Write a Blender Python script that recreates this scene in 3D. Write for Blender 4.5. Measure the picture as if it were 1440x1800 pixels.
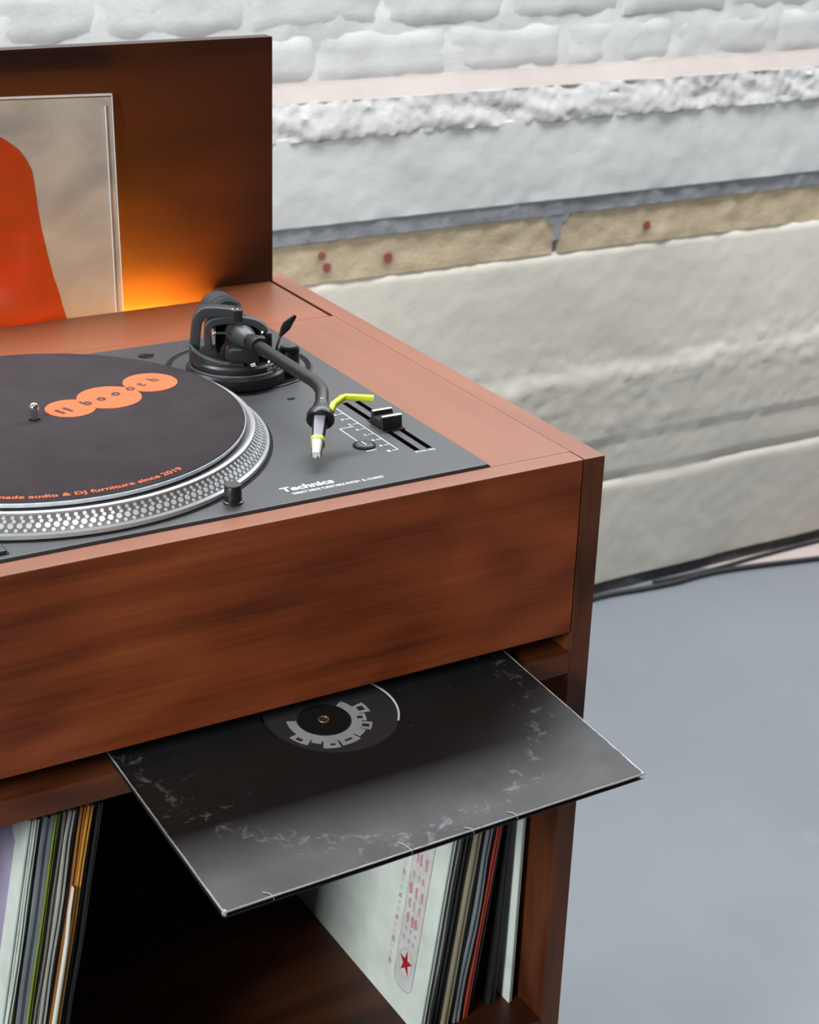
import bpy, bmesh, math, random
from mathutils import Vector, Matrix, noise

random.seed(7)
for o in list(bpy.data.objects): bpy.data.objects.remove(o)
SC = bpy.context.scene
COL = SC.collection
D = 0.885                      # height of the cabinet top above the floor

# ------------------------------------------------------------------ camera
YAW, PITCH, ROLL = 0.5437, 0.4115, 0.0339
fw = Vector((math.sin(YAW)*math.cos(PITCH), math.cos(YAW)*math.cos(PITCH), -math.sin(PITCH)))
rt = Vector((math.cos(YAW), -math.sin(YAW), 0)); up = rt.cross(fw)
rt2 = rt*math.cos(ROLL) + up*math.sin(ROLL); up2 = up*math.cos(ROLL) - rt*math.sin(ROLL)
cam = bpy.data.cameras.new('camera'); camo = bpy.data.objects.new('camera', cam); COL.objects.link(camo)
M = Matrix((rt2, up2, -fw)).transposed().to_4x4()
M.translation = Vector((-0.7177, -0.9149, 0.4534 + D))
camo.matrix_world = M
cam.sensor_fit = 'VERTICAL'; cam.sensor_height = 24.0; cam.lens = 2995.6/1800*24
cam.clip_start = 0.02
cam.dof.use_dof = True; cam.dof.focus_distance = 1.22; cam.dof.aperture_fstop = 10.0
SC.camera = camo

# ------------------------------------------------------------------ light
w = bpy.data.worlds.new('world'); SC.world = w; w.use_nodes = True
bg = w.node_tree.nodes['Background']; bg.inputs[0].default_value = (0.80, 0.90, 1.0, 1); bg.inputs[1].default_value = 0.07
def area(name, loc, target, sx, sy, energy, col):
    l = bpy.data.lights.new(name, 'AREA'); l.shape = 'RECTANGLE'; l.size = sx; l.size_y = sy; l.energy = energy; l.color = col
    o = bpy.data.objects.new(name, l); COL.objects.link(o); o.location = loc
    o.rotation_euler = (Vector(target)-Vector(loc)).to_track_quat('-Z', 'Y').to_euler()
    return o
area('skylight', (0.65, 0.90, 2.24), (0.65, 0.86, 0), 4.0, 0.42, 85, (0.94, 0.97, 1.0))
area('window_daylight', (-3.6, -1.45, 2.25), (-0.1, 0.15, 0.6), 1.0, 1.0, 150, (0.98, 1.0, 0.99))
area('ceiling_lamp', (-0.22, -1.06, 2.8), (-0.22, -1.06, 0), 1.0, 0.22, 9, (1.0, 0.98, 0.95))
vs = SC.view_settings
vs.view_transform = 'Standard'; vs.look = 'None'; vs.gamma = 1.0; vs.use_curve_mapping = False; vs.exposure = 0.0

# ------------------------------------------------------------------ helpers
ZS = D
ORG = {}
def tag(o, label=None, cat=None, group=None, kind=None):
    if label: o['label'] = label
    if cat: o['category'] = cat
    if group: o['group'] = group
    if kind: o['kind'] = kind
    return o
def place(o, c, parent):
    ORG[o.name] = Vector(c)
    if parent is not None:
        o.parent = parent; o.location = Vector(c) - ORG[parent.name]
    else:
        o.location = c
    COL.objects.link(o)
    return o
def empty(name, loc):
    o = bpy.data.objects.new(name, None); o.empty_display_size = 0.02
    return place(o, Vector(loc) + Vector((0, 0, ZS)), None)
def obj(name, bm, mat, parent=None, smooth=None, origin=None):
    """bm (absolute coordinates) -> one mesh object"""
    bmesh.ops.recalc_face_normals(bm, faces=bm.faces)
    xs = [v.co for v in bm.verts]
    lo = Vector([min(c[i] for c in xs) for i in range(3)]); hi = Vector([max(c[i] for c in xs) for i in range(3)])
    c = (lo+hi)/2 if origin is None else Vector(origin)
    if parent is None and origin is None: c.z = lo.z
    bmesh.ops.translate(bm, verts=bm.verts, vec=-c)
    me = bpy.data.meshes.new(name); bm.to_mesh(me); bm.free()
    me.materials.append(mat)
    if smooth is not None:
        me.polygons.foreach_set('use_smooth', [True]*len(me.polygons)); me.set_sharp_from_angle(angle=math.radians(smooth))
    o = bpy.data.objects.new(name, me)
    return place(o, c + Vector((0, 0, ZS)), parent)
def share(name, src, loc, parent, rot=None):
    o = bpy.data.objects.new(name, src.data)
    if rot: o.rotation_euler = rot
    return place(o, Vector(loc) + Vector((0, 0, ZS)), parent)
def NB(): return bmesh.new()
def join(a, b):
    me = bpy.data.meshes.new('t'); b.to_mesh(me); b.free(); a.from_mesh(me); bpy.data.meshes.remove(me); return a
def box(x0, x1, y0, y1, z0, z1, bev=0.0, seg=2, mat=None):
    bm = NB(); bmesh.ops.create_cube(bm, size=1)
    for v in bm.verts:
        v.co = Vector(((x0+x1)/2 + v.co.x*(x1-x0), (y0+y1)/2 + v.co.y*(y1-y0), (z0+z1)/2 + v.co.z*(z1-z0)))
    if bev: bmesh.ops.bevel(bm, geom=bm.edges[:], offset=bev, segments=seg, profile=0.6, affect='EDGES')
    if mat is not None: bmesh.ops.transform(bm, matrix=mat, verts=bm.verts)
    return bm
def frame(p, zdir, xdir=None):
    z = Vector(zdir).normalized()
    x = Vector(xdir) if xdir else (Vector((1, 0, 0)) if abs(z.x) < 0.8 else Vector((0, 1, 0)))
    x = (x - z*x.dot(z)).normalized(); y = z.cross(x)
    m = Matrix((x, y, z)).transposed().to_4x4(); m.translation = Vector(p); return m
def lathe(prof, p=(0, 0, 0), axis=(0, 0, 1), n=48):
    """prof: list of (r, h); closed at ends when r == 0"""
    bm = NB(); m = frame(p, axis); rings = []
    for r, h in prof:
        if r < 1e-7: rings.append([bm.verts.new(m @ Vector((0, 0, h)))])
        else: rings.append([bm.verts.new(m @ Vector((r*math.cos(2*math.pi*k/n), r*math.sin(2*math.pi*k/n), h))) for k in range(n)])
    for a, b in zip(rings[:-1], rings[1:]):
        for k in range(n):
            k2 = (k+1) % n
            if len(a) == 1 and len(b) == 1: continue
            if len(a) == 1: bm.faces.new((a[0], b[k], b[k2]))
            elif len(b) == 1: bm.faces.new((a[k], a[k2], b[0]))
            else: bm.faces.new((a[k], a[k2], b[k2], b[k]))
    return bm
def cyl(r, p, q, n=32, bev=0.0):
    p = Vector(p); q = Vector(q); L = (q-p).length
    if bev: pr = [(0, 0), (r-bev, 0), (r, bev), (r, L-bev), (r-bev, L), (0, L)]
    else: pr = [(0, 0), (r, 0), (r, L), (0, L)]
    return lathe(pr, p, q-p, n)
def torus(R, r, p, axis=(0, 0, 1), n=64, k=8):
    return lathe([(R + r*math.cos(2*math.pi*i/k), r*math.sin(2*math.pi*i/k)) for i in range(k+1)], p, axis, n)
def smoothpath(pts, sub=8):
    P = [Vector(p) for p in pts]; P = [2*P[0]-P[1]] + P + [2*P[-1]-P[-2]]; out = []
    for i in range(1, len(P)-2):
        for s in range(sub):
            t = s/sub
            out.append(0.5*((2*P[i]) + (P[i+1]-P[i-1])*t + (2*P[i-1]-5*P[i]+4*P[i+1]-P[i+2])*t*t + (3*P[i]-P[i-1]-3*P[i+1]+P[i+2])*t**3))
    out.append(P[-2]); return out
def sweep(pts, prof, upv=(0, 0, 1)):
    """prof: closed 2D outline (side, up) or function of t; swept along pts"""
    bm = NB(); pts = [Vector(p) for p in pts]; rings = []; n = len(pts)
    for i, p in enumerate(pts):
        t = (pts[min(i+1, n-1)] - pts[max(i-1, 0)]).normalized()
        s = t.cross(Vector(upv)); s = s.normalized() if s.length > 1e-6 else Vector((1, 0, 0)); u = s.cross(t)
        pr = prof(i/(n-1)) if callable(prof) else prof
        rings.append([bm.verts.new(p + s*a + u*b) for a, b in pr])
    m = len(rings[0])
    for a, b in zip(rings[:-1], rings[1:]):
        for k in range(m): bm.faces.new((a[k], a[(k+1) % m], b[(k+1) % m], b[k]))
    bm.faces.new(rings[0][::-1]); bm.faces.new(rings[-1]); return bm
def circ(r, n=16): return [(r*math.cos(2*math.pi*k/n), r*math.sin(2*math.pi*k/n)) for k in range(n)]
def rrect(a, b, c=0.25):
    c = c*min(a, b); o = []
    for sx, sy, a0 in ((1, 1, 0), (-1, 1, 90), (-1, -1, 180), (1, -1, 270)):
        for k in range(4):
            t = math.radians(a0 + 30*k); o.append((sx*(a/2-c) + c*math.cos(t), sy*(b/2-c) + c*math.sin(t)))
    return o
def prism(poly, z0, z1, m=None, bev=0.0):
    bm = NB(); f = bm.faces.new([bm.verts.new((x, y, z0)) for x, y in poly])
    r = bmesh.ops.extrude_face_region(bm, geom=[f]); vs_ = [g for g in r['geom'] if isinstance(g, bmesh.types.BMVert)]
    bmesh.ops.translate(bm, verts=vs_, vec=(0, 0, z1-z0))
    if bev: bmesh.ops.bevel(bm, geom=bm.edges[:], offset=bev, segments=1, affect='EDGES')
    if m is not None: bmesh.ops.transform(bm, matrix=m, verts=bm.verts)
    return bm
def text_bm(body, size, ext=0.0, off=0.0, spacing=1.0, align='LEFT', shear=0.0):
    cu = bpy.data.curves.new('t', 'FONT'); cu.body = body; cu.size = size; cu.extrude = ext; cu.offset = off
    cu.space_character = spacing; cu.align_x = align; cu.shear = shear; cu.resolution_u = 3
    o = bpy.data.objects.new('t', cu); COL.objects.link(o)
    dg = bpy.context.evaluated_depsgraph_get(); me = bpy.data.meshes.new_from_object(o.evaluated_get(dg))
    bm = NB(); bm.from_mesh(me)
    bpy.data.objects.remove(o); bpy.data.curves.remove(cu); bpy.data.meshes.remove(me); return bm
def flat_text(name, body, size, at, rotz, mat, parent, width=None, **k):
    bm = text_bm(body, size, ext=0.00005, **k)
    if width:
        x1 = max(v.co.x for v in bm.verts); s = width/x1
        for v in bm.verts: v.co.x *= s
    bmesh.ops.transform(bm, matrix=Matrix.Translation(Vector(at)) @ Matrix.Rotation(rotz, 4, 'Z'), verts=bm.verts)
    return obj(name, bm, mat, parent)

# ------------------------------------------------------------------ materials
class NT:
    def __init__(s, name):
        s.m = bpy.data.materials.new(name); s.m.use_nodes = True; s.t = s.m.node_tree; s.b = s.t.nodes['Principled BSDF']
    def n(s, ty, **k):
        nd = s.t.nodes.new(ty)
        for a, b in k.items():
            if a.startswith('i_'):
                key = a[2:]; key = int(key) if key.isdigit() else key.replace('_', ' ')
                nd.inputs[key].default_value = b
            else: setattr(nd, a, b)
        return nd
    def l(s, a, b): s.t.links.new(a, b)
    def math(s, op, a, b=None, c=None):
        nd = s.t.nodes.new('ShaderNodeMath'); nd.operation = op
        for i, v in enumerate((a, b, c)):
            if v is None: continue
            if isinstance(v, (int, float)): nd.inputs[i].default_value = v
            else: s.l(v, nd.inputs[i])
        return nd.outputs[0]
    def coords(s, scale=(1, 1, 1), loc=(0, 0, 0), world=False):
        if world: out = s.n('ShaderNodeNewGeometry').outputs['Position']
        else: out = s.n('ShaderNodeTexCoord').outputs['Object']
        mp = s.n('ShaderNodeMapping'); mp.inputs['Scale'].default_value = scale; mp.inputs['Location'].default_value = loc
        s.l(out, mp.inputs['Vector']); return mp.outputs[0]
    def noise(s, vec, scale, detail=4, rough=0.55, dist=0.0):
        nd = s.n('ShaderNodeTexNoise'); nd.inputs['Scale'].default_value = scale; nd.inputs['Detail'].default_value = detail
        nd.inputs['Roughness'].default_value = rough; nd.inputs['Distortion'].default_value = dist; s.l(vec, nd.inputs['Vector']); return nd.outputs['Fac']
    def ramp(s, fac, stops, interp='LINEAR'):
        nd = s.n('ShaderNodeValToRGB'); cr = nd.color_ramp; cr.interpolation = interp
        while len(cr.elements) < len(stops): cr.elements.new(0.5)
        for e, (p, c) in zip(cr.elements, stops):
            e.position = p; e.color = (*c, 1) if len(c) == 3 else c
        s.l(fac, nd.inputs[0]); return nd.outputs[0]
    def mix(s, fac, a, b, mode='MIX'):
        nd = s.n('ShaderNodeMix', data_type='RGBA', blend_type=mode)
        for k, v in ((0, fac), (6, a), (7, b)):
            if isinstance(v, (int, float)): nd.inputs[k].default_value = v
            elif isinstance(v, tuple): nd.inputs[k].default_value = (*v, 1) if len(v) == 3 else v
            else: s.l(v, nd.inputs[k])
        return nd.outputs[2]
    def base(s, v):
        if isinstance(v, tuple): s.b.inputs['Base Color'].default_value = (*v, 1)
        else: s.l(v, s.b.inputs['Base Color'])
    def set(s, **k):
        for a, b in k.items():
            i = s.b.inputs[a.replace('_', ' ')]
            if isinstance(b, (int, float, tuple)): i.default_value = b
            else: s.l(b, i)
        return s
    def bump(s, h, strength=0.3, dist=0.002):
        nd = s.n('ShaderNodeBump'); nd.inputs['Strength'].default_value = strength; nd.inputs['Distance'].default_value = dist
        s.l(h, nd.inputs['Height']); s.l(nd.outputs[0], s.b.inputs['Normal'])
def plain(name, col, rough=0.5, metal=0.0, vary=0.12, vscale=60, spec=0.5, bump=0.0, **k):
    t = NT(name); c = t.coords(); f = t.noise(c, vscale, 3)
    lo = tuple(x*(1-vary) for x in col); hi = tuple(min(1, x*(1+vary)) for x in col)
    t.base(t.ramp(f, [(0.3, lo), (0.7, hi)])); t.set(Roughness=rough, Metallic=metal, Specular_IOR_Level=spec, **k)
    if bump: t.bump(t.noise(c, vscale*6, 3), bump, 0.0006)
    return t.m
def wood(name, axis, dark, mid, light, loc=(0, 0, 0), rough=0.38, fig=1.0, sc=None, spec=0.36, eyes=None):
    """stained hardwood veneer; axis = grain direction"""
    t = NT(name)
    sc = sc or {'X': (2.6, 11, 11), 'Y': (11, 2.6, 11), 'Z': (11, 11, 2.6)}[axis]
    fs = {'X': (14, 420, 420), 'Y': (420, 14, 420), 'Z': (420, 420, 14)}[axis]
    c = t.coords(sc, loc); big = t.noise(c, 0.85, 2, 0.45, 0.6)
    ring = t.math('SINE', t.math('MULTIPLY', big, 34.0*fig)); ring = t.math('MULTIPLY_ADD', ring, 0.5, 0.5)
    fine = t.noise(t.coords(fs, loc), 1.0, 3, 0.6)
    mid2 = t.noise(t.coords(tuple(a*0.22 for a in fs), loc), 1.0, 3, 0.6)
    if eyes:      # cathedral figure: nested, warped ovals
        wv = t.noise(t.coords((9, 9, 16), (2, 5, 1)), 1.0, 3, 0.5); dmin = None
        sep = t.n('ShaderNodeSeparateXYZ'); t.l(t.n('ShaderNodeTexCoord').outputs['Object'], sep.inputs[0])
        for x0, z0, a, b in eyes:
            ex = t.math('DIVIDE', t.math('SUBTRACT', sep.outputs[0], x0), a)
            ez = t.math('DIVIDE', t.math('ADD', t.math('SUBTRACT', sep.outputs[2], z0), t.math('MULTIPLY', ex, -0.012)), b)
            d = t.math('SQRT', t.math('ADD', t.math('MULTIPLY', ex, ex), t.math('MULTIPLY', ez, ez)))
            dmin = d if dmin is None else t.math('SMOOTH_MIN', dmin, d, 0.6)
        ring2 = t.math('SINE', t.math('ADD', t.math('MULTIPLY', dmin, 6.0), t.math('MULTIPLY', wv, 6.5)))
        ring = t.math('ADD', t.math('MULTIPLY', ring, 0.62), t.math('MULTIPLY', t.math('MULTIPLY_ADD', ring2, 0.5, 0.5), 0.38))
    v = t.math('ADD', t.math('MULTIPLY', ring, 0.30), t.math('ADD', t.math('MULTIPLY', mid2, 0.42), t.math('MULTIPLY', fine, 0.28)))
    t.base(t.ramp(v, [(0.24, dark), (0.52, mid), (0.80, light)]))
    t.set(Roughness=t.math('MULTIPLY_ADD', fine, 0.10, rough-0.05), Specular_IOR_Level=spec)
    t.bump(fine, 0.10, 0.0004); return t.m
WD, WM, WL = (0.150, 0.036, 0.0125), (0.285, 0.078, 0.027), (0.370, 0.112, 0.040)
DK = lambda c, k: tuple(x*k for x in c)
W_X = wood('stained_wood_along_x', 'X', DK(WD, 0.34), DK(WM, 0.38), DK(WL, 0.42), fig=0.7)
W_I = wood('stained_wood_inside_shaded', 'X', DK(WD, 0.18), DK(WM, 0.19), DK(WL, 0.21), fig=0.7)  # darker copy of the cabinet wood; compartment shade is in the colour
W_F = wood('stained_wood_front', 'X', (0.085, 0.0175, 0.0056), (0.205, 0.044, 0.0130), (0.31, 0.074, 0.0225), (0.9, 0.2, 0.55), 0.50, 0.62, (4.6, 9, 9.5), 0.22, [(0.085, -0.012, 0.095, 0.030), (0.235, 0.0, 0.07, 0.035), (-0.10, -0.03, 0.12, 0.028)])
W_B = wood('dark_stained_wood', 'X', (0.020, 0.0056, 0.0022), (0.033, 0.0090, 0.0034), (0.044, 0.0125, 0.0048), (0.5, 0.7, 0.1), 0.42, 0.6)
W_Y = wood('stained_wood_along_y', 'Y', (0.205, 0.058, 0.022), (0.250, 0.074, 0.029), (0.285, 0.088, 0.036), (0.3, 0.1, 0), 0.40, 0.5, None, 0.6)
W_T = wood('stained_wood_top', 'X', (0.205, 0.058, 0.022), (0.250, 0.074, 0.029), (0.285, 0.088, 0.036), (0.2, 0.3, 0.1), 0.40, 0.5, None, 0.6)
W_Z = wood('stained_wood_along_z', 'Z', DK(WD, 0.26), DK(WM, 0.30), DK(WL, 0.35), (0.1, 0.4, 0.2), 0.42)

# ================================================================== the room (world heights)
ZS = 0.0
def paint_mat(name, c1, c2, sc=7, rough=0.75, bump=0.28, grime=0.25, g=(0.30, 0.28, 0.25)):
    t = NT(name); c = t.coords(world=True)
    f = t.noise(c, sc, 6, 0.6); f2 = t.noise(c, sc*6, 5, 0.6)
    col = t.ramp(f, [(0.30, c1), (0.70, c2)])
    gm = t.ramp(f2, [(0.60, (0, 0, 0)), (0.80, (grime,)*3)])
    t.base(t.mix(gm, col, g)); t.set(Roughness=rough, Specular_IOR_Level=0.3)
    h = t.math('ADD', t.math('MULTIPLY', t.noise(c, 45, 6, 0.6), 0.7), t.math('MULTIPLY', t.noise(c, 240, 3, 0.6), 0.3))
    t.bump(h, bump, 0.004); return t.m
M_PAINT = paint_mat('painted_brick', (0.54, 0.54, 0.53), (0.61, 0.61, 0.60))
M_MORTAR = paint_mat('painted_mortar', (0.56, 0.56, 0.55), (0.65, 0.645, 0.635), 12)
M_LEDGE = paint_mat('plaster_ledge', (0.31, 0.262, 0.243), (0.36, 0.318, 0.298), 5, 0.8, 0.4, 0.08)
M_ROUGH = paint_mat('broken_concrete', (0.40, 0.39, 0.375), (0.53, 0.525, 0.51), 16, 0.85, 0.5, 0.45, (0.33, 0.31, 0.29))
M_SMOOTH = paint_mat('painted_band', (0.66, 0.655, 0.64), (0.72, 0.715, 0.70), 4, 0.7, 0.2, 0.12)
M_DKGREY = paint_mat('dark_grey_wall', (0.25, 0.255, 0.27), (0.36, 0.365, 0.385), 30, 0.7, 0.6, 0.2, (0.15, 0.15, 0.16))
M_TAN = paint_mat('tan_masonry', (0.58, 0.455, 0.295), (0.70, 0.565, 0.385), 14, 0.85, 0.6, 0.4, (0.27, 0.21, 0.16))
M_LOW = paint_mat('beige_render', (0.82, 0.76, 0.65), (0.88, 0.82, 0.715), 3.5, 0.8, 0.22, 0.12)
M_RED = plain('red_paint', (0.33, 0.09, 0.075), 0.7, vscale=200)
M_BASE = paint_mat('shaded_gap_strip', (0.085, 0.085, 0.085), (0.15, 0.15, 0.15), 20, 0.85, 0.6)
def n3(x, y, z=0.0, s=1.0): return noise.noise(Vector((x*s, y*s, z*s)))
def fbm(x, z, s, o=4, seed=0.0):
    v = 0; a = 1.0
    for k in range(o):
        v += a*noise.noise(Vector((x*s, seed + 7.3*k, z*s))); a *= 0.55; s *= 2.05
    return v
# floor
t = NT('painted_floor'); c = t.coords(world=True)
f = t.noise(c, 1.6, 5, 0.6); f2 = t.noise(c, 9, 5, 0.6)
col = t.ramp(f, [(0.32, (0.222, 0.240, 0.266)), (0.68, (0.262, 0.281, 0.310))])
sp = t.ramp(t.noise(c, 5.2, 3, 0.5, 0.4), [(0.70, (0, 0, 0)), (0.79, (0.6, 0.6, 0.6))])
col = t.mix(sp, col, (0.32, 0.285, 0.25))
wp = t.ramp(t.noise(t.coords((1, 1, 1), (3.1, 1.2, 0), True), 6.0, 3, 0.5), [(0.70, (0, 0, 0)), (0.78, (0.5, 0.5, 0.5))])
t.base(t.mix(wp, col, (0.38, 0.40, 0.43)))
t.set(Roughness=t.math('MULTIPLY_ADD', f2, 0.18, 0.24), Specular_IOR_Level=0.85); t.bump(f2, 0.06, 0.003)
tag(obj('floor', box(-5, 5, -5, 1.5, -0.05, 0.0), t.m), 'blue-grey painted concrete floor', 'floor', kind='structure')
# wall core
wall = tag(obj('wall_back', box(-3.5, 4.5, 1.312, 1.50, 0, 3.0), M_PAINT), 'white painted brick and concrete wall behind the cabinet', 'wall', kind='structure')
def slab(name, x0, x1, z0, z1, yf, yb, mat, step, parent=wall):
    """piece of wall: front face displaced by yf(x, z), closed to yb"""
    bm = NB(); nx = max(2, int((x1-x0)/step)); nz = max(2, int((z1-z0)/step))
    g = [[bm.verts.new((x0+(x1-x0)*i/nx, yf(x0+(x1-x0)*i/nx, z0+(z1-z0)*j/nz), z0+(z1-z0)*j/nz)) for i in range(nx+1)] for j in range(nz+1)]
    for j in range(nz):
        for i in range(nx): bm.faces.new((g[j][i], g[j][i+1], g[j+1][i+1], g[j+1][i]))
    loop = [g[0][i] for i in range(nx+1)] + [g[j][nx] for j in range(1, nz+1)] + [g[nz][i] for i in range(nx-1, -1, -1)] + [g[j][0] for j in range(nz-1, 0, -1)]
    back = [bm.verts.new((v.co.x, yb, v.co.z)) for v in loop]
    for k in range(len(loop)):
        k2 = (k+1) % len(loop); bm.faces.new((loop[k2], loop[k], back[k], back[k2]))
    return obj(name, bm, mat, parent, smooth=50)
WX0, WX1 = -1.6, 2.6
# mortar bed behind the bricks and bricks one by one
slab('mortar', WX0, WX1, 0.912, 1.52, lambda x, z: 1.2965 - 0.0040*fbm(x, z, 14, 4, 3.0), 1.3125, M_MORTAR, 0.014)
def brick_bm(L, H, seed):
    bm = NB(); nx, nz = 16, 6; y = 1.2945
    g = []
    for j in range(nz+1):
        row = []
        for i in range(nx+1):
            u, v = i/nx, j/nz
            e = min(u*L, (1-u)*L, v*H, (1-v)*H); r = 0.005
            yy = (0.0 if e >= r else (1-math.sqrt(max(0, 1-((r-e)/r)**2)))*0.0035)
            x = -L/2 + u*L + 0.004*n3(u*3, v*3, seed, 1.7); z = v*H + 0.004*n3(u*5, seed, v*2, 1.3)
            row.append(bm.verts.new((x, yy - 0.0022*fbm(u*L + seed*3, v*H, 18, 3, seed), z)))
        g.append(row)
    for j in range(nz):
        for i in range(nx): bm.faces.new((g[j][i], g[j][i+1], g[j+1][i+1], g[j+1][i]))
    loop = [g[0][i] for i in range(nx+1)] + [g[j][nx] for j in range(1, nz+1)] + [g[nz][i] for i in range(nx-1, -1, -1)] + [g[j][0] for j in range(nz-1, 0, -1)]
    back = [bm.verts.new((v.co.x, 0.017, v.co.z)) for v in loop]
    for k in range(len(loop)):
        k2 = (k+1) % len(loop); bm.faces.new((loop[k2], loop[k], back[k], back[k2]))
    return bm
variants = {}
PX = 0.2155
for row in range(8):
    z0 = 0.9180 + row*0.0752; off = (0.437 if row % 2 else 0.545)
    for k in range(-9, 10):
        xc = off + PX*k
        if xc < WX0+0.1 or xc > WX1-0.1: continue
        vi = random.randrange(7)
        if vi not in variants:
            b = obj('brick', brick_bm(PX-0.006, 0.0695, vi*1.7+0.3), M_PAINT, wall, smooth=55, origin=(0, 0, 0)); variants[vi] = b
            b.location = Vector((xc, 1.2955, z0)) - ORG[wall.name]
        else: share('brick', variants[vi], (xc, 1.2955 - random.uniform(0, 0.003), z0), wall)
# ragged mortar smear on top of the lowest course, sloping plaster ledge and the bands under it
def ledge(x, z):
    k = (0.9200 - z)/0.0205
    return 1.2920 - 0.034*max(0, min(1, k)) - 0.0025*fbm(x, z, 18, 3, 1.0)
slab('plaster_ledge', WX0, WX1, 0.899, 0.9215, ledge, 1.3125, M_LEDGE, 0.0027)
def rough(x, z):
    return 1.2535 - 0.0130*max(0, min(1, (0.899-z)/0.045)) - 0.006*fbm(x*0.9+z*0.5, z, 26, 5, 2.0) - 0.005*abs(fbm(x+z*0.8, z*1.4, 55, 3, 5.0)) + 0.004
slab('broken_concrete_band', 0.0, 2.2, 0.848, 0.8995, rough, 1.3125, M_ROUGH, 0.005)
slab('broken_concrete_band', WX0, 0.0, 0.848, 0.8995, rough, 1.3125, M_ROUGH, 0.012)
slab('painted_band', WX0, WX1, 0.7245, 0.8525, lambda x, z: 1.2455 - 0.0020*fbm(x, z, 9, 5, 4.0) - 0.0012*fbm(x, z, 60, 2, 4.0), 1.3125, M_SMOOTH, 0.010)
slab('dark_grey_strip', WX0, WX1, 0.699, 0.7265, lambda x, z: 1.2480 - 0.0020*fbm(x, z, 40, 4, 6.0), 1.3125, M_DKGREY, 0.008)  # dark grey strip between the painted band and the tan course
tx = [WX0, -0.66, 0.045, 0.846, 1.62, WX1]
for a, b in zip(tx[:-1], tx[1:]):
    slab('tan_brick', a+0.005, b-0.005, 0.6355, 0.7005, lambda x, z: 1.2515 - 0.0024*fbm(x, z, 24, 4, 8.0), 1.3125, M_TAN, 0.009)
for a in tx[1:-1]: slab('dark_joint', a-0.0055, a+0.0065, 0.6355, 0.7005, lambda x, z: 1.2555 - 0.002*fbm(x, z, 60, 3, 9.0), 1.3125, M_DKGREY, 0.004)
obj('dark_stain', prism([(-0.026, 0.0), (0.024, 0.002), (0.020, -0.010), (0.008, -0.016), (0.004, -0.040), (-0.006, -0.042), (-0.007, -0.018), (-0.018, -0.012)], 0, 0.004, frame((0.846, 1.2525, 0.699), (0, -1, 0), (1, 0, 0))), M_DKGREY, wall)
for x, z, r in ((0.538, 0.663, 0.007), (1.027, 0.664, 0.0065), (0.434, 0.659, 0.006), (0.425, 0.678, 0.005)):
    pr = [(r*(1+0.18*n3(k*0.7, x*9, 0.3))*math.cos(k*math.pi/8), r*1.15*(1+0.18*n3(k*0.7, z*7, 2.0))*math.sin(k*math.pi/8)) for k in range(16)]
    obj('red_spot', prism(pr, 0, 0.0035, frame((x, 1.2525, z), (0, -1, 0), (1, 0, 0))), M_RED, wall)
def low(x, z):
    y = 1.2500 - 0.0026*fbm(x, z, 4, 3, 11.0) - 0.0006*fbm(x, z, 38, 3, 12.0)
    rz = 0.422 + 0.012*n3(x, 0, 0, 6) + 0.02*(x-1.0)*0.1
    k = (rz - z)
    y -= 0.007/(1+math.exp(-k*260))*(0.6+0.4*n3(x, 3.0, 0, 8)) * (1/(1+math.exp((z-0.29-0.03*n3(x, 9.0, 0, 5))*-1*-60)) if z < 0.29 else 1)
    amp = math.exp(-((z-0.415)/0.05)**2) + 0.6*math.exp(-((z-0.305)/0.05)**2)
    y -= 0.0045*amp*abs(fbm(x+0.4*z, z*1.6, 30, 4, 13.0))
    r3 = 0.218 + 0.008*n3(x, 5.0, 0, 4)
    y += 0.005*math.exp(-((z-r3)/0.006)**2) - 0.003*(1 if z < r3 else 0)
    if z > 0.628: y += 0.004*((z-0.628)/0.009)
    return y
slab('rendered_base', 0.2, 2.0, 0.024, 0.6375, low, 1.3125, M_LOW, 0.0085)
slab('rendered_base', WX0, 0.2, 0.024, 0.6375, low, 1.3125, M_LOW, 0.03)
slab('rendered_base', 2.0, WX1, 0.024, 0.6375, low, 1.3125, M_LOW, 0.03)
slab('shaded_gap_strip', WX0, WX1, 0.0005, 0.0265, lambda x, z: 1.247 - 0.004*fbm(x, z, 12, 4, 15.0), 1.3125, M_BASE, 0.009)  # dark strip painted in for the shadowed gap at the wall base
# black cable at the foot of the wall and a pinkish strip of floor
M_CABLE = plain('black_cable', (0.028, 0.028, 0.03), 0.5, vscale=20)
cp = [(-1.2, 1.222, 0.0052), (0.2, 1.222, 0.0052), (0.86, 1.224, 0.0052), (0.99, 1.226, 0.0052), (1.06, 1.218, 0.0052), (1.13, 1.212, 0.0052), (1.21, 1.214, 0.0052), (1.29, 1.204, 0.0052), (1.40, 1.181, 0.0052), (1.52, 1.156, 0.0052), (1.8, 1.11, 0.0052), (2.4, 1.06, 0.0052)]
tag(obj('cable', sweep(smoothpath(cp, 8), circ(0.005, 10)), M_CABLE, smooth=60), 'black electrical cable lying on the floor along the foot of the wall', 'cable')
cp2 = [(1.10, 1.232, 0.0042), (1.17, 1.226, 0.0042), (1.25, 1.226, 0.0042), (1.36, 1.231, 0.0042), (1.55, 1.233, 0.0042), (2.3, 1.233, 0.0042)]
tag(obj('cable', sweep(smoothpath(cp2, 8), circ(0.004, 10)), M_CABLE, smooth=60), 'thinner black cable pressed into the corner between wall and floor', 'cable')
M_PINK = paint_mat('pinkish_floor', (0.52, 0.42, 0.39), (0.60, 0.50, 0.47), 10, 0.8, 0.3)
tag(obj('trim_1', prism([(1.21, 1.2500), (1.30, 1.212), (1.42, 1.185), (1.9, 1.12), (2.5, 1.08), (2.5, 1.25)], 0.0, 0.0008), M_PINK), 'pinkish strip of floor between cable and wall', 'floor edge', kind='structure')

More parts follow.
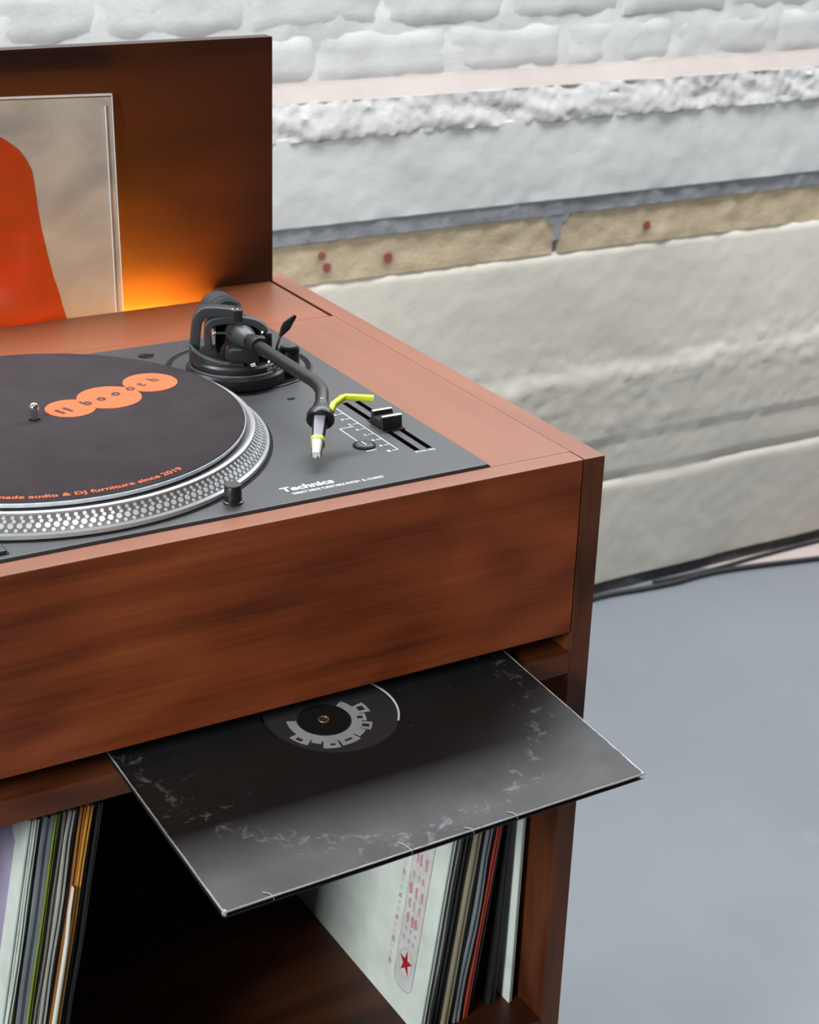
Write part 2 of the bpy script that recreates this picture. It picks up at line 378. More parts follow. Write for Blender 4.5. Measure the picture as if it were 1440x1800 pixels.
# ================================================================== the cabinet (heights measured from its top)
ZS = D
t_ = 0.0182; CW = 0.6285; DX = -0.0876; FY = 0.0177; BY = 0.5097; PB = -0.1405; SH = -0.1576; SB = -0.1758
cab = tag(empty('record_cabinet', (-CW/2, 0.26, -D)), 'reddish brown wooden turntable cabinet with record shelves, raised backboard and open front', 'cabinet')
BV = 0.0006
for a, b in ((-t_, 0), (-CW, -CW+t_)):
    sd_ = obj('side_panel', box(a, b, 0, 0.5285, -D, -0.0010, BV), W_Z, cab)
    obj('lit_top_layer', box(a, b, 0, 0.5285, -0.0010, 0, 0.0004), W_Y, sd_)  # added layer, same wood as the panel; light from above is in its colour
obj('front_panel', box(-CW+t_+0.0008, -t_-0.0011, 0.0, FY-0.0003, PB, -0.0010, BV), W_F, cab)
obj('lit_top_layer', box(-CW+t_+0.0008, -t_-0.0011, 0.0, FY-0.0003, -0.0010, 0, 0.0004), W_T, cab)  # panel's own top edge, toned lighter to stand in for overhead light
obj('top_strip', box(DX+0.0005, -t_-0.0004, FY+0.0001, 0.3855, -0.018, 0, 0.0003), W_Y, cab)
obj('top_strip', box(-CW+t_+0.0004, DX-0.4535, FY+0.0001, 0.3855, -0.018, 0, 0.0003), W_Y, cab)
SLX0, SLX1 = -0.585, -0.1015
poly = [(-CW+t_+0.0036, 0.3858), (-t_-0.0036, 0.3858), (-t_-0.0036, BY-0.0005), (-0.081, BY-0.0005), (SLX1, 0.4755), (SLX0, 0.4755), (SLX0-0.02, BY-0.0005), (-CW+t_+0.0036, BY-0.0005)]
# the rear strip between plate and lid keeps the deck opening closed at the back
obj('rear_shelf', prism(poly, -0.018, 0, None, 0.0004), W_T, cab)
obj('rear_rail', box(DX-0.4535, DX+0.0005, 0.3722, 0.3855, -0.018, 0, 0.0003), W_T, cab)
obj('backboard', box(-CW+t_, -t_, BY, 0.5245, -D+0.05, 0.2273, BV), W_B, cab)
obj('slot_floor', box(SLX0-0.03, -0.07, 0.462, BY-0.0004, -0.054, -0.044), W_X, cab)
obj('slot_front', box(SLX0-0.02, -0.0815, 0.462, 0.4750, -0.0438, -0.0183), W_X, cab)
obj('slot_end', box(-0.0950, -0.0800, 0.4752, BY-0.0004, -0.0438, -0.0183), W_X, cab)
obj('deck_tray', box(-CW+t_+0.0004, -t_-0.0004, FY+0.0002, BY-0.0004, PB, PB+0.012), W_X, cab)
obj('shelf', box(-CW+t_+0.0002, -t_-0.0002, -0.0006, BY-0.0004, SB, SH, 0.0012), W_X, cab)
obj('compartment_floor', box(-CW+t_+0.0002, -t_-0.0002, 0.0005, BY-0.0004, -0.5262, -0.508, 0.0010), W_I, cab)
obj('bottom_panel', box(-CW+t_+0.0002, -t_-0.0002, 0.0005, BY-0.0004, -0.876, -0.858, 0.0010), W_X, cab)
# warm light strip in the display slot
t = NT('amber_light_strip'); em = (1.0, 0.47, 0.035)
t.base((0.8, 0.4, 0.1)); t.set(Emission_Color=(*em, 1), Emission_Strength=760.0)
obj('light_strip', box(SLX0+0.005, -0.1000, 0.4840, 0.4920, -0.0439, -0.0420), t.m, cab)

# ------------------------------------------------------------------ picture sleeve in the slot
SX0, SX1 = -0.388, -0.1755
tilt = math.atan2(0.0270, 0.2325)
Ms = Matrix.Translation((SX1-0.0065, 0.4780, -0.0438)) @ Matrix.Rotation(-tilt, 4, 'X') @ Matrix.Rotation(math.radians(1.6), 4, 'Y') @ Matrix.Translation((-SX1, 0, 0))
H7 = 0.2325
t = NT('marbled_grey_print'); c = t.coords((1, 1, 1))
f = t.noise(c, 12, 5, 0.62, 0.8); f2 = t.noise(t.coords((1, 1, 1), (4, 2, 1)), 14, 4, 0.6, 0.5)
col = t.ramp(f, [(0.28, (0.40, 0.41, 0.42)), (0.43, (0.62, 0.62, 0.61)), (0.56, (0.84, 0.81, 0.73)), (0.70, (0.90, 0.90, 0.86))])
t.base(t.mix(t.ramp(f2, [(0.5, (0, 0, 0)), (0.72, (0.5, 0.5, 0.5))]), col, (0.62, 0.54, 0.40)))
t.set(Roughness=0.35)
def translucent(t, col, f):
    tr = t.n('ShaderNodeBsdfTranslucent'); mx = t.n('ShaderNodeMixShader'); mx.inputs[0].default_value = f
    if isinstance(col, tuple): tr.inputs[0].default_value = (*col, 1)
    else: t.l(col, tr.inputs[0])
    t.l(t.b.outputs[0], mx.inputs[1]); t.l(tr.outputs[0], mx.inputs[2]); t.l(mx.outputs[0], t.t.nodes['Material Output'].inputs[0])
translucent(t, (0.80, 0.77, 0.70), 0.33); M_MARB = t.m
t = NT('orange_print'); t.base(t.ramp(t.noise(t.coords(), 30, 3), [(0.3, (0.93, 0.165, 0.010)), (0.7, (0.97, 0.185, 0.013))])); t.set(Roughness=0.4); translucent(t, (0.98, 0.28, 0.02), 0.62); M_ORPRINT = t.m
t = NT('clear_plastic'); t.base((0.9, 0.9, 0.9)); tp_ = t.n('ShaderNodeBsdfTransparent'); gl = t.n('ShaderNodeBsdfGlossy'); gl.inputs['Roughness'].default_value = 0.12
lw = t.n('ShaderNodeLayerWeight'); lw.inputs[0].default_value = 0.35; mx = t.n('ShaderNodeMixShader'); t.l(t.math('MULTIPLY_ADD', lw.outputs[1], 0.35, 0.03), mx.inputs[0])
t.l(tp_.outputs[0], mx.inputs[1]); t.l(gl.outputs[0], mx.inputs[2]); t.l(mx.outputs[0], t.t.nodes['Material Output'].inputs[0]); M_CLEAR = t.m
pic = tag(obj('picture_sleeve', box(SX0+0.004, SX1-0.0008, 0.0, 0.002, 0.0, H7-0.003, 0.0004, 1, Ms), M_MARB), 'grey marbled record cover with orange shape in clear plastic, leaning on the backboard', 'record cover')
prf = [(-0.2285, 0.019), (-0.2345, 0.045), (-0.2385, 0.0595), (-0.2435, 0.085), (-0.2465, 0.103), (-0.249, 0.127), (-0.2513, 0.150), (-0.2575, 0.163), (-0.265, 0.1715), (-0.2792, 0.181), (-0.295, 0.1865), (-0.310, 0.186), (-0.325, 0.180), (-0.338, 0.166), (-0.347, 0.142), (-0.350, 0.105), (-0.356, 0.06), (-0.362, 0.019)]
prf = [(x, z + 0.02) for x, z in prf]
pts = [(v.x, v.y) for v in smoothpath([(x, z, 0) for x, z in prf], 6)]
pts = [(x + 0.0006*n3(x*300, z*300, 0), z) for x, z in pts]
pts = [(-0.228, 0.0005)] + pts + [(-0.363, 0.0005)]
obj('orange_shape', prism(pts, 0, 0.0003, Ms @ frame((0, 0, 0), (0, -1, 0), (1, 0, 0))), M_ORPRINT, pic)
bm = box(SX0, SX1, -0.0014, -0.0009, 0.0, H7, 0, 1, Ms)
obj('plastic_cover', bm, M_CLEAR, pic)
M_EDGE = plain('milky_plastic_edge', (0.74, 0.76, 0.75), 0.25, vary=0.08)
obj('plastic_edge', box(SX1-0.0072, SX1-0.0066, -0.0020, -0.0004, 0.0, H7-0.010, 0.0002, 1, Ms), M_EDGE, pic)
obj('plastic_edge', box(SX0, SX1, -0.0016, 0.0030, H7-0.0020, H7, 0.0003, 1, Ms), M_EDGE, pic)
obj('plastic_edge', box(SX1-0.0006, SX1, -0.0016, 0.0006, 0.0, H7-0.0022, 0.0002, 1, Ms), M_EDGE, pic)

# ------------------------------------------------------------------ turntable
t = NT('turntable_top_coat'); c = t.coords(); f = t.noise(c, 900, 2)
t.base((0.046, 0.047, 0.051)); t.set(Roughness=0.46, Specular_IOR_Level=0.6, Metallic=0.0); t.bump(f, 0.05, 0.0002); M_DECK = t.m
M_BLK = plain('black_plastic', (0.012, 0.012, 0.013), 0.34, spec=0.5)
M_BLKM = plain('black_matte', (0.008, 0.008, 0.008), 0.7, spec=0.2)
M_GUN = plain('dark_grey_coat', (0.036, 0.041, 0.044), 0.38, vary=0.06)
M_SLOT = plain('slot_darkness', (0.0015, 0.0015, 0.0015), 0.9, spec=0.0)  # near-black strip, not cut out; recess darkness is put into the colour
M_TUBE = plain('black_tube', (0.011, 0.011, 0.0115), 0.36, vary=0.05, spec=0.35)
M_SIL = plain('brushed_aluminium', (0.80, 0.80, 0.79), 0.22, 1.0, vary=0.04)
M_RIM = plain('platter_rim_grey', (0.20, 0.205, 0.215), 0.36, 0.35, vary=0.05)
M_LIP = plain('satin_aluminium', (0.56, 0.56, 0.56), 0.30, 0.45, vary=0.04)
M_DOT = plain('bright_dot', (0.74, 0.74, 0.73), 0.25, 0.30, vary=0.02)
M_WHITE = plain('white_print', (0.66, 0.67, 0.70), 0.5, vary=0.03)
M_YEL = plain('neon_yellow', (0.66, 0.72, 0.03), 0.4, vary=0.04)
PZ = 0.002
tt = tag(empty('turntable', (DX-0.2265, FY+0.1765, PB+0.012)), 'matte black direct drive turntable with silver dotted platter set into the cabinet top', 'turntable')
obj('plinth', box(DX-0.450, DX-0.003, FY+0.003, FY+0.351, PB+0.012, -0.004, 0.003), M_BLKM, tt)
plate = obj('top_plate', box(DX-0.4525, DX-0.0012, FY+0.0013, FY+0.3528, -0.004, PZ, 0.0007), M_DECK, tt)
CX, CY = -0.3617, 0.1930
# platter well, platter, strobe dots
obj('platter_well', lathe([(0.1655, PZ+0.0001), (0.1690, PZ+0.0001), (0.1690, PZ+0.0004), (0.1655, PZ+0.0004), (0.1655, PZ+0.0001)], (CX, CY, 0), n=128), M_BLKM, tt)
plat = obj('platter', lathe([(0, 0.0155), (0.1500, 0.0155), (0.1535, 0.0165), (0.1553, 0.0165), (0.1556, 0.0160), (0.1560, 0.0152), (0.1640, 0.0064), (0.1650, 0.0060), (0.1660, 0.0050), (0.1662, 0.0028), (0.1640, PZ+0.0005), (0, PZ+0.0005)], (CX, CY, 0), n=192), M_RIM, tt, smooth=25)
ring2 = obj('rim_lip', lathe([(0.1638, 0.0062), (0.1650, 0.0066), (0.1664, 0.0056), (0.1667, 0.0030), (0.1655, PZ+0.0006), (0.1638, 0.0062)], (CX, CY, 0), n=192), M_LIP, plat, smooth=40)
ring3 = obj('rim_lip', lathe([(0.1528, 0.0166), (0.1545, 0.0172), (0.1561, 0.0166), (0.1562, 0.0152), (0.1528, 0.0150), (0.1528, 0.0166)], (CX, CY, 0), n=192), M_LIP, plat, smooth=40)
obj('rubber_mat', lathe([(0, 0.0156), (0.1470, 0.0156), (0.1470, 0.0171), (0, 0.0171)], (CX, CY, 0), n=128), M_BLKM, plat)
ca, sa = 0.0080/math.hypot(0.0080, 0.0088), 0.0088/math.hypot(0.0080, 0.0088)
def dot_frame(a, s):     # s: 0 lower edge .. 1 upper edge of the sloping rim
    r = 0.1640 - 0.0080*s; z = 0.0064 + 0.0088*s
    nrm = Vector((math.cos(a)*sa, math.sin(a)*sa, ca))
    return frame((CX + r*math.cos(a), CY + r*math.sin(a), z), nrm, (-math.sin(a), math.cos(a), 0))
def dot_bm(rad, m):
    bm = NB(); n = 12
    top = [bm.verts.new(m @ Vector((rad*math.cos(2*math.pi*k/n), rad*math.sin(2*math.pi*k/n), 0.00015))) for k in range(n)]
    bot = [bm.verts.new(m @ Vector((rad*1.15*math.cos(2*math.pi*k/n), rad*1.15*math.sin(2*math.pi*k/n), -0.0002))) for k in range(n)]
    bm.faces.new(top)
    for k in range(n): bm.faces.new((bot[k], bot[(k+1) % n], top[(k+1) % n], top[k]))
    return bm
ND = 176; proto = None
for k in range(ND):
    a = 2*math.pi*k/ND; m = dot_frame(a, 0.40)
    if proto is None:
        bm = dot_bm(0.00182, Matrix.Identity(4)); proto = obj('strobe_dot', bm, M_DOT, plat, origin=(0, 0, 0))
        o = proto
    else:
        o = bpy.data.objects.new('strobe_dot', proto.data); o.parent = plat; COL.objects.link(o)
    o.location = m.translation + Vector((0, 0, ZS)) - ORG[plat.name]; o.rotation_euler = m.to_euler()
big = NB()
for s, rad, nn, ph in ((0.13, 0.00118, 176, 0.60), (0.645, 0.00122, 176, 0.38), (0.86, 0.00122, 176, 0.22)):
    for k in range(nn): join(big, dot_bm(rad, dot_frame(2*math.pi*(k+ph)/nn, s)))
tag(obj('small_strobe_dots', big, M_DOT, plat), kind='stuff')
sp_ = obj('spindle', lathe([(0, 0.012), (0.0029, 0.012), (0.0029, 0.0275), (0.0034, 0.0285), (0.0034, 0.0310), (0.0026, 0.0328), (0.0014, 0.0336), (0, 0.0338)], (CX, CY, 0), n=24), M_SIL, plat, smooth=40)
# slipmat
t = NT('dark_felt'); c = t.coords(); f = t.noise(c, 420, 4, 0.7); f2 = t.noise(c, 26, 4, 0.6)
t.base(t.mix(t.ramp(f2, [(0.35, (0, 0, 0)), (0.7, (1, 1, 1))]), (0.039, 0.031, 0.035), (0.050, 0.041, 0.045))); t.set(Roughness=0.9, Specular_IOR_Level=0.15); t.bump(f, 0.5, 0.0005); M_FELT = t.m
M_PALE = plain('pale_felt_edge', (0.70, 0.74, 0.78), 0.7, vscale=200)
M_OR = plain('orange_felt_print', (0.86, 0.135, 0.035), 0.75, vary=0.05, vscale=200)
mat = tag(obj('slipmat', lathe([(0.0042, 0.0192), (0.1488, 0.0192), (0.1490, 0.0205), (0.1484, 0.0210), (0.0042, 0.0210), (0.0042, 0.0192)], (CX, CY, 0), n=160), M_FELT, smooth=40), 'dark grey felt slipmat with orange lettering on the turntable platter', 'slipmat')
obj('pale_underlayer', lathe([(0.0042, 0.0172), (0.1490, 0.0172), (0.1495, 0.0178), (0.1495, 0.0200), (0.1489, 0.0203), (0.1480, 0.0191), (0.0042, 0.0191), (0.0042, 0.0172)], (CX, CY, 0), n=160), M_PALE, mat, smooth=40)
for dx, dy, r in ((0.0305, 0.0108, 0.0182), (0.0640, 0.0205, 0.0238), (0.1035, 0.0382, 0.0206)):
    k = 0.00004*(dx*100)
    obj('orange_disc', lathe([(0, 0.02102), (r, 0.02102), (r, 0.02112+k), (0, 0.02112+k)], (CX+dx, CY+dy, 0), n=64), M_OR, mat)
M_FELTINK = plain('dark_ink', (0.060, 0.050, 0.058), 0.9)
ang = math.radians(23.5)
chars = [('l', 0.0245, 0.0050), ('l', 0.0312, 0.0072), ('b', 0.0460, 0.0140), ('o', 0.0580, 0.0182), ('o', 0.0715, 0.0240), ('o', 0.0855, 0.0300), ('t', 0.0975, 0.0352), ('h', 0.1090, 0.0405)]
for ch, dx, dy in chars:
    flat_text('letter', ch, 0.0130, (CX+dx-0.004*math.sin(-ang)*-1*0 - 0.003, CY+dy-0.0035, 0.02170), ang, M_FELTINK, mat, off=0.0004)
def arc_text(name, body, size, R, a_end, length, z, matl, parent):
    bm = text_bm(body, size, ext=0.00005, off=0.00012)
    x1 = max(v.co.x for v in bm.verts); s = length/x1
    for v in bm.verts:
        a = a_end - math.radians(0) - (length - v.co.x*s)/R
        r = R - v.co.y
        v.co = Vector((CX + r*math.cos(a), CY + r*math.sin(a), z + v.co.z))
    return obj(name, bm, matl, parent)
arc_text('rim_lettering', 'handmade audio & DJ furniture since 2019', 0.0068, 0.1432, math.radians(-66.5), 0.148, 0.0212, M_OR, mat)

# deck furniture: fader, button, pop-up lamp, lettering
fad = obj('fader_slot', box(-0.1234, -0.1190, 0.0640, 0.1745, PZ-0.0004, PZ+0.0001), M_SLOT, tt)
obj('fader_slot', box(-0.1130, -0.1086, 0.0640, 0.1735, PZ-0.0004, PZ+0.0001), M_SLOT, tt)
kb = prism([(-0.0095, 0.0005), (0.0095, 0.0005), (0.0085, 0.0092), (0.0060, 0.0098), (0.0040, 0.0068), (-0.0040, 0.0068), (-0.0060, 0.0098), (-0.0085, 0.0092)], -0.0085, 0.0085, frame((-0.1160, 0.1185, PZ), (1, 0, 0), (0, 1, 0)), 0.0004)
knob = obj('fader_knob', kb, M_BLK, tt)
obj('fader_shield', box(-0.1245, -0.1075, 0.1045, 0.1325, PZ+0.0002, PZ+0.0007), M_BLKM, tt)
for yy in (0.1258, 0.1112): obj('knob_ridge', box(-0.1243, -0.1077, yy-0.0016, yy+0.0016, PZ+0.0093, PZ+0.0106, 0.0005), M_SIL, knob)
TZ = PZ+0.00012
def pr_box(name, x0, x1, y0, y1): return obj(name, box(x0, x1, y0, y1, PZ-0.0001, TZ), M_WHITE, tt)
pr_box('scale_line', -0.1334, -0.1326, 0.0710, 0.1665)
for k in range(9):
    y = 0.0716 + 0.01181*k
    pr_box('scale_tick', -0.1378, -0.1334, y-0.0004, y+0.0004)
    flat_text('scale_number', '864202468'[k], 0.0052, (-0.1418, y-0.0018, TZ), 0, M_WHITE, tt, off=0.0001)
pr_box('index_line', -0.1519, -0.1395, 0.1257, 0.1266); pr_box('index_line', -0.1520, -0.1511, 0.0975, 0.1266)
btn = obj('reset_button', lathe([(0, 0.0016), (0.0055, 0.0018), (0.0066, 0.0014), (0.0076, 0.0), (0, 0.0)], (-0.1514, 0.0885, PZ), n=40), M_GUN, tt, smooth=40)
obj('button_collar', torus(0.0078, 0.0007, (-0.1514, 0.0885, PZ+0.0004), n=40), M_BLKM, btn, smooth=60)
obj('button_mark', box(-0.1518, -0.1510, 0.0850, 0.0930, PZ+0.0017, PZ+0.0020), M_WHITE, btn)
flat_text('reset_lettering', 'RESET', 0.0032, (-0.1552, 0.0770, TZ), 0, M_WHITE, tt, width=0.0085, off=0.0001)
flat_text('pitch_lettering', 'PITCH ADJ.', 0.0032, (-0.1245, 0.0598, TZ), 0, M_WHITE, tt, width=0.0165, off=0.0001)
flat_text('brand_lettering', 'Technics', 0.0098, (-0.2425, 0.0368, TZ), 0, M_WHITE, tt, width=0.0395, off=0.00035)
flat_text('model_lettering', 'DIRECT DRIVE TURNTABLE SYSTEM  SL-1210MK7', 0.0046, (-0.2380, 0.0300, TZ), 0, M_WHITE, tt, width=0.0705, off=0.00012)
pl = obj('pop_up_lamp', lathe([(0, 0), (0.0069, 0), (0.0069, 0.0012), (0.0059, 0.0018), (0.0059, 0.0115), (0.0056, 0.0120), (0, 0.0120)], (-0.2800, 0.0365, PZ), n=32), M_BLK, tt, smooth=35)
obj('lamp_cap', cyl(0.0056, (-0.2800, 0.0365, PZ+0.0120), (-0.2800, 0.0365, PZ+0.0132), 32, 0.0003), M_GUN, pl)
ssb = obj('start_stop_button', box(-0.4985, -0.4385, 0.0250, 0.0400, PZ-0.0005, PZ+0.0026, 0.0008), M_GUN, tt)
obj('button_frame', box(-0.5000, -0.4370, 0.0238, 0.0412, PZ-0.0006, PZ+0.0004), M_BLKM, ssb)
pw = obj('strobe_housing', lathe([(0, 0), (0.017, 0), (0.017, 0.022), (0.0155, 0.024), (0, 0.024)], (-0.513, 0.072, PZ), n=40), M_BLK, tt, smooth=35)
obj('adapter_recess', lathe([(0, 0.0003), (0.0062, 0.0003), (0.0066, 0.0)], (-0.2160, 0.3440, PZ), n=24), M_BLKM, tt)
obj('adapter_cross', box(-0.2220, -0.2090, 0.3428, 0.3452, PZ, PZ+0.0010, 0.0003), M_BLK, tt)
for x, y in ((-0.1545, 0.2000), (-0.1320, 0.1960)): obj('small_screw', box(x-0.003, x+0.003, y-0.0012, y+0.0012, PZ-0.0001, PZ+0.0007, 0.0003), M_BLKM, tt)

# ---------------------------------------------------- tonearm assembly
V = Vector((-0.170, 0.262, 0)); U = Vector((0.907, -0.422, 0)); Nn = Vector((0.422, 0.907, 0))
def L(u, v, z): return V + U*(u*0.001) + Nn*(v*0.001) + Vector((0, 0, z*0.001))
obj('arm_well_ring', torus(0.0592, 0.0010, (-0.1580, 0.2880, PZ+0.0004), n=96), M_GUN, tt, smooth=60)
obj('arm_well_ring', lathe([(0.0545, 0.0), (0.0570, 0.0012), (0.0580, 0.0)], (-0.1580, 0.2880, PZ), n=96), M_BLKM, tt, smooth=60)
BC = Vector((-0.1715, 0.2640, 0))
base = obj('tonearm_base', lathe([(0, PZ), (0.0372, PZ), (0.0398, 0.0040), (0.0398, 0.0120), (0.0380, 0.0138), (0.0345, 0.0142), (0.0340, 0.0150), (0.0340, 0.0190), (0.0320, 0.0205), (0.0200, 0.0215), (0, 0.0215)], BC, n=72), M_BLK, tt, smooth=28)
obj('height_ring', torus(0.0365, 0.0012, BC + Vector((0, 0, 0.0142)), n=72), M_GUN, base, smooth=60)
obj('pivot_column', lathe([(0, 0.02), (0.0150, 0.02), (0.0140, 0.0270), (0.0110, 0.0320), (0.0100, 0.0360), (0, 0.0360)], V, n=40), M_BLK, base, smooth=40)
def bar(name, pts, a, b, matl, parent, sub=8, upv=None, c=0.3):
    p = smoothpath(pts, sub); return obj(name, sweep(p, rrect(a, b, c), upv or Nn), matl, parent, smooth=45)
# large C shaped support rising on the left and reaching over the pivot
bar('support_arch', [L(-35.5, 2, 13), L(-35.0, 2, 24), L(-33.4, 2, 42), L(-31.8, 2, 51), L(-28.6, 2, 56.2), L(-22, 2, 57.4), L(-12, 2, 56.8), L(1.2, 2, 55.2)], 0.0082, 0.0125, M_GUN, base, 8, None, 0.14)
obj('support_cap', box(-0.0045, 0.0028, -0.0082, 0.0082, -0.0052, 0.0046, 0.0012, 2, frame(L(0.5, 2, 55.4), (0, 0, 1), U)), M_BLK, base, smooth=40)
obj('bearing_screw', cyl(0.0030, L(-2.8, -1, 58.0), L(-2.8, -1, 60.4), 20, 0.0005), M_SIL, base, smooth=40)
bar('support_band', [L(-36.5, -6, 30.5), L(-33, -13, 28.5), L(-25, -19, 25.5), L(-14, -23, 22.6), L(-3, -24, 21.0)], 0.0028, 0.0060, M_GUN, base)
bar('support_wall', [L(-36, -2, 22), L(-31, -13, 21), L(-22, -20, 19), L(-10, -24, 18), L(4, -25, 17.5)], 0.0110, 0.0050, M_BLK, base)
# gimbal arch
bar('gimbal_arch', [L(-23.6, -4, 29), L(-24.2, -4, 40), L(-23.2, -4, 47.4), L(-18, -3, 50.6), L(-4, -1, 51.6), L(9, 0, 50.0), L(16.8, 0, 46.6), L(20.6, 0, 41), L(22.8, 0, 30)], 0.0058, 0.0100, M_GUN, base, 8, None, 0.14)
obj('bearing_block', box(-0.0185, 0.0170, -0.0060, 0.0060, 0.0, 0.0245, 0.0030, 2, frame(L(0, 12, 21.5), (0, 0, 1), U)), M_BLKM, base, smooth=40)
obj('arm_carriage', box(-0.0100, 0.0120, -0.0075, 0.0075, 0.0, 0.0150, 0.0030, 2, frame(L(3, -9, 20.5), (0, 0, 1), U)), M_BLKM, base, smooth=40)
obj('gimbal_block', box(-0.006, 0.006, -0.0070, 0.0070, 0.0, 0.022, 0.0020, 2, frame(L(20.5, 0, 20), (0, 0, 1), U)), M_BLK, base, smooth=40)
for p in (L(11.2, -7, 41.2), L(18.6, -8, 42.5)): obj('bearing_screw', lathe([(0, 0.0022), (0.0009, 0.0018), (0.0013, 0.0008), (0.0013, 0)], p, -Nn, n=12), M_SIL, base, smooth=50)
# arm
ARM0 = L(2, -3, 38.5)
tp = [Vector((-0.1700, 0.2560, 0.0400)), Vector((-0.1705, 0.2180, 0.0398)), Vector((-0.1695, 0.1850, 0.0392)), Vector((-0.1675, 0.1520, 0.0383)), Vector((-0.1668, 0.1360, 0.0376)), Vector((-0.1690, 0.1225, 0.0362)), Vector((-0.1735, 0.1130, 0.0345)), Vector((-0.1790, 0.1030, 0.0322))]
arm = obj('tonearm_tube', sweep(smoothpath(tp, 8), circ(0.0049, 20)), M_TUBE, tt, smooth=60)
ax = (tp[0]-tp[1]).normalized()
obj('bearing_housing', lathe([(0, -0.016), (0.0058, -0.016), (0.0066, -0.0145), (0.0092, -0.006), (0.0104, 0.002), (0.0100, 0.010), (0.0085, 0.0125), (0, 0.0125)], Vector((-0.1695, 0.2570, 0.0392)), ax, n=40), M_GUN, arm, smooth=40)
obj('arm_collar', lathe([(0.0048, -0.0055), (0.0070, -0.0050), (0.0074, 0.0), (0.0070, 0.0045), (0.0048, 0.0050)], tp[1] + ax*0.010, ax, n=32), M_BLK, arm, smooth=40)
cwc = Vector((-0.1648, 0.3060, 0.0440))
obj('counterweight', lathe([(0, -0.013), (0.0125, -0.013), (0.0150, -0.0105), (0.0150, -0.007), (0.0143, -0.0065), (0.0143, -0.005), (0.0150, -0.0045), (0.0150, 0.011), (0.0140, 0.0125), (0.0050, 0.0128), (0.0050, 0.020), (0, 0.020)], cwc, (0.03, 1, 0.0), n=48), M_GUN, arm, smooth=30)
bar('balance_stem', [L(1, 4, 40), L(-1, 14, 41), L(-3, 32, 42.5)], 0.0080, 0.0080, M_BLK, arm, c=0.5)
bar('lock_lever', [L(-18.0, -9, 42.3), L(-12, -9, 42.3), L(-8.6, -9, 41.6), L(-4, -10, 37), L(0.6, -11, 32.2), L(-2.0, -12, 31.0), L(-6.0, -13, 31.0)], 0.0022, 0.0022, M_GUN, base, 4, c=0.5)
obj('lever_tip', lathe([(0, -0.0016), (0.0020, -0.0012), (0.0024, 0.0), (0.0020, 0.0012), (0, 0.0016)], L(-18.6, -9, 42.3), U, n=16), M_SIL, base, smooth=60)
bar('arm_clip', [L(-8.6, -15, 24), L(-8.8, -15, 31), L(-7.5, -15, 34)], 0.0022, 0.0040, M_GUN, base, 4)
obj('arm_rest_block', box(-0.012, 0.012, -0.008, 0.008, 0.0, 0.014, 0.0025, 2, frame(L(4, -16, 19.5), (0, 0, 1), U)), M_BLK, base, smooth=40)
bar('rest_hook', [L(8, -14, 36), L(12.5, -14, 38.4), L(17, -14, 40.6), L(20, -13, 40.0)], 0.0016, 0.0060, M_GUN, base, 5)
# lift: round base, thin stem and black paddle
lc = Vector((-0.1300, 0.2520, 0))
lift = obj('lift_base', lathe([(0, PZ), (0.0082, PZ), (0.0082, 0.0240), (0.0074, 0.0258), (0, 0.0262)], lc, n=36), M_BLK, tt, smooth=30)
obj('lift_cap', lathe([(0, 0.0275), (0.0066, 0.0272), (0.0072, 0.0258), (0, 0.0258)], lc, n=36), M_GUN, lift, smooth=30)
obj('lift_base', lathe([(0, PZ), (0.0105, PZ), (0.0105, 0.0200), (0.0090, 0.0222), (0, 0.0225)], Vector((-0.1385, 0.2700, 0)), n=36), M_GUN, tt, smooth=30)
l0 = Vector((-0.1450, 0.2440, 0.0300)); l1 = Vector((-0.1405, 0.2475, 0.0372)); l2 = Vector((-0.1240, 0.2560, 0.0495))
bar('lift_stem', [l0 - Vector((0.003, 0.002, 0.008)), l0, l1], 0.0020, 0.0020, M_GUN, lift, 4, (0, 0, 1), 0.5)
def pad(tt_): 
    wv = 0.0020 + 0.0058*math.sin(min(1, tt_*1.9)*math.pi*0.5)*(1-0.85*max(0, tt_-0.45)/0.55); return rrect(wv, 0.0028, 0.4)
obj('lift_paddle', sweep(smoothpath([l1, l1.lerp(l2, 0.35) + Vector((0, 0, 0.0008)), l1.lerp(l2, 0.7), l2 + Vector((0.001, 0, -0.0004))], 6), pad, Nn), M_BLKM, lift, smooth=50)
# silver feet of the arm rest near the front of the base
obj('rest_post', lathe([(0, 0), (0.0035, 0), (0.0035, 0.0055), (0.0028, 0.0065), (0, 0.0065)], L(22, -19, 13.5), n=20), M_SIL, base, smooth=40)
obj('rest_post', lathe([(0, 0), (0.0030, 0), (0.0030, 0.0050), (0.0022, 0.0060), (0, 0.0060)], L(24, -14, 18.0), (0.3, 0, 1), n=20), M_SIL, base, smooth=40)
bar('rest_arm', [L(23, -20, 15.0), L(27, -19, 16.0), L(30, -18, 17.5)], 0.0030, 0.0030, M_GUN, base, 4)
obj('rest_post', lathe([(0, 0), (0.0030, 0), (0.0030, 0.0040), (0, 0.0046)], L(10, -24, 19.5), U + Vector((0, 0, 0.4)), n=20), M_SIL, base, smooth=40)
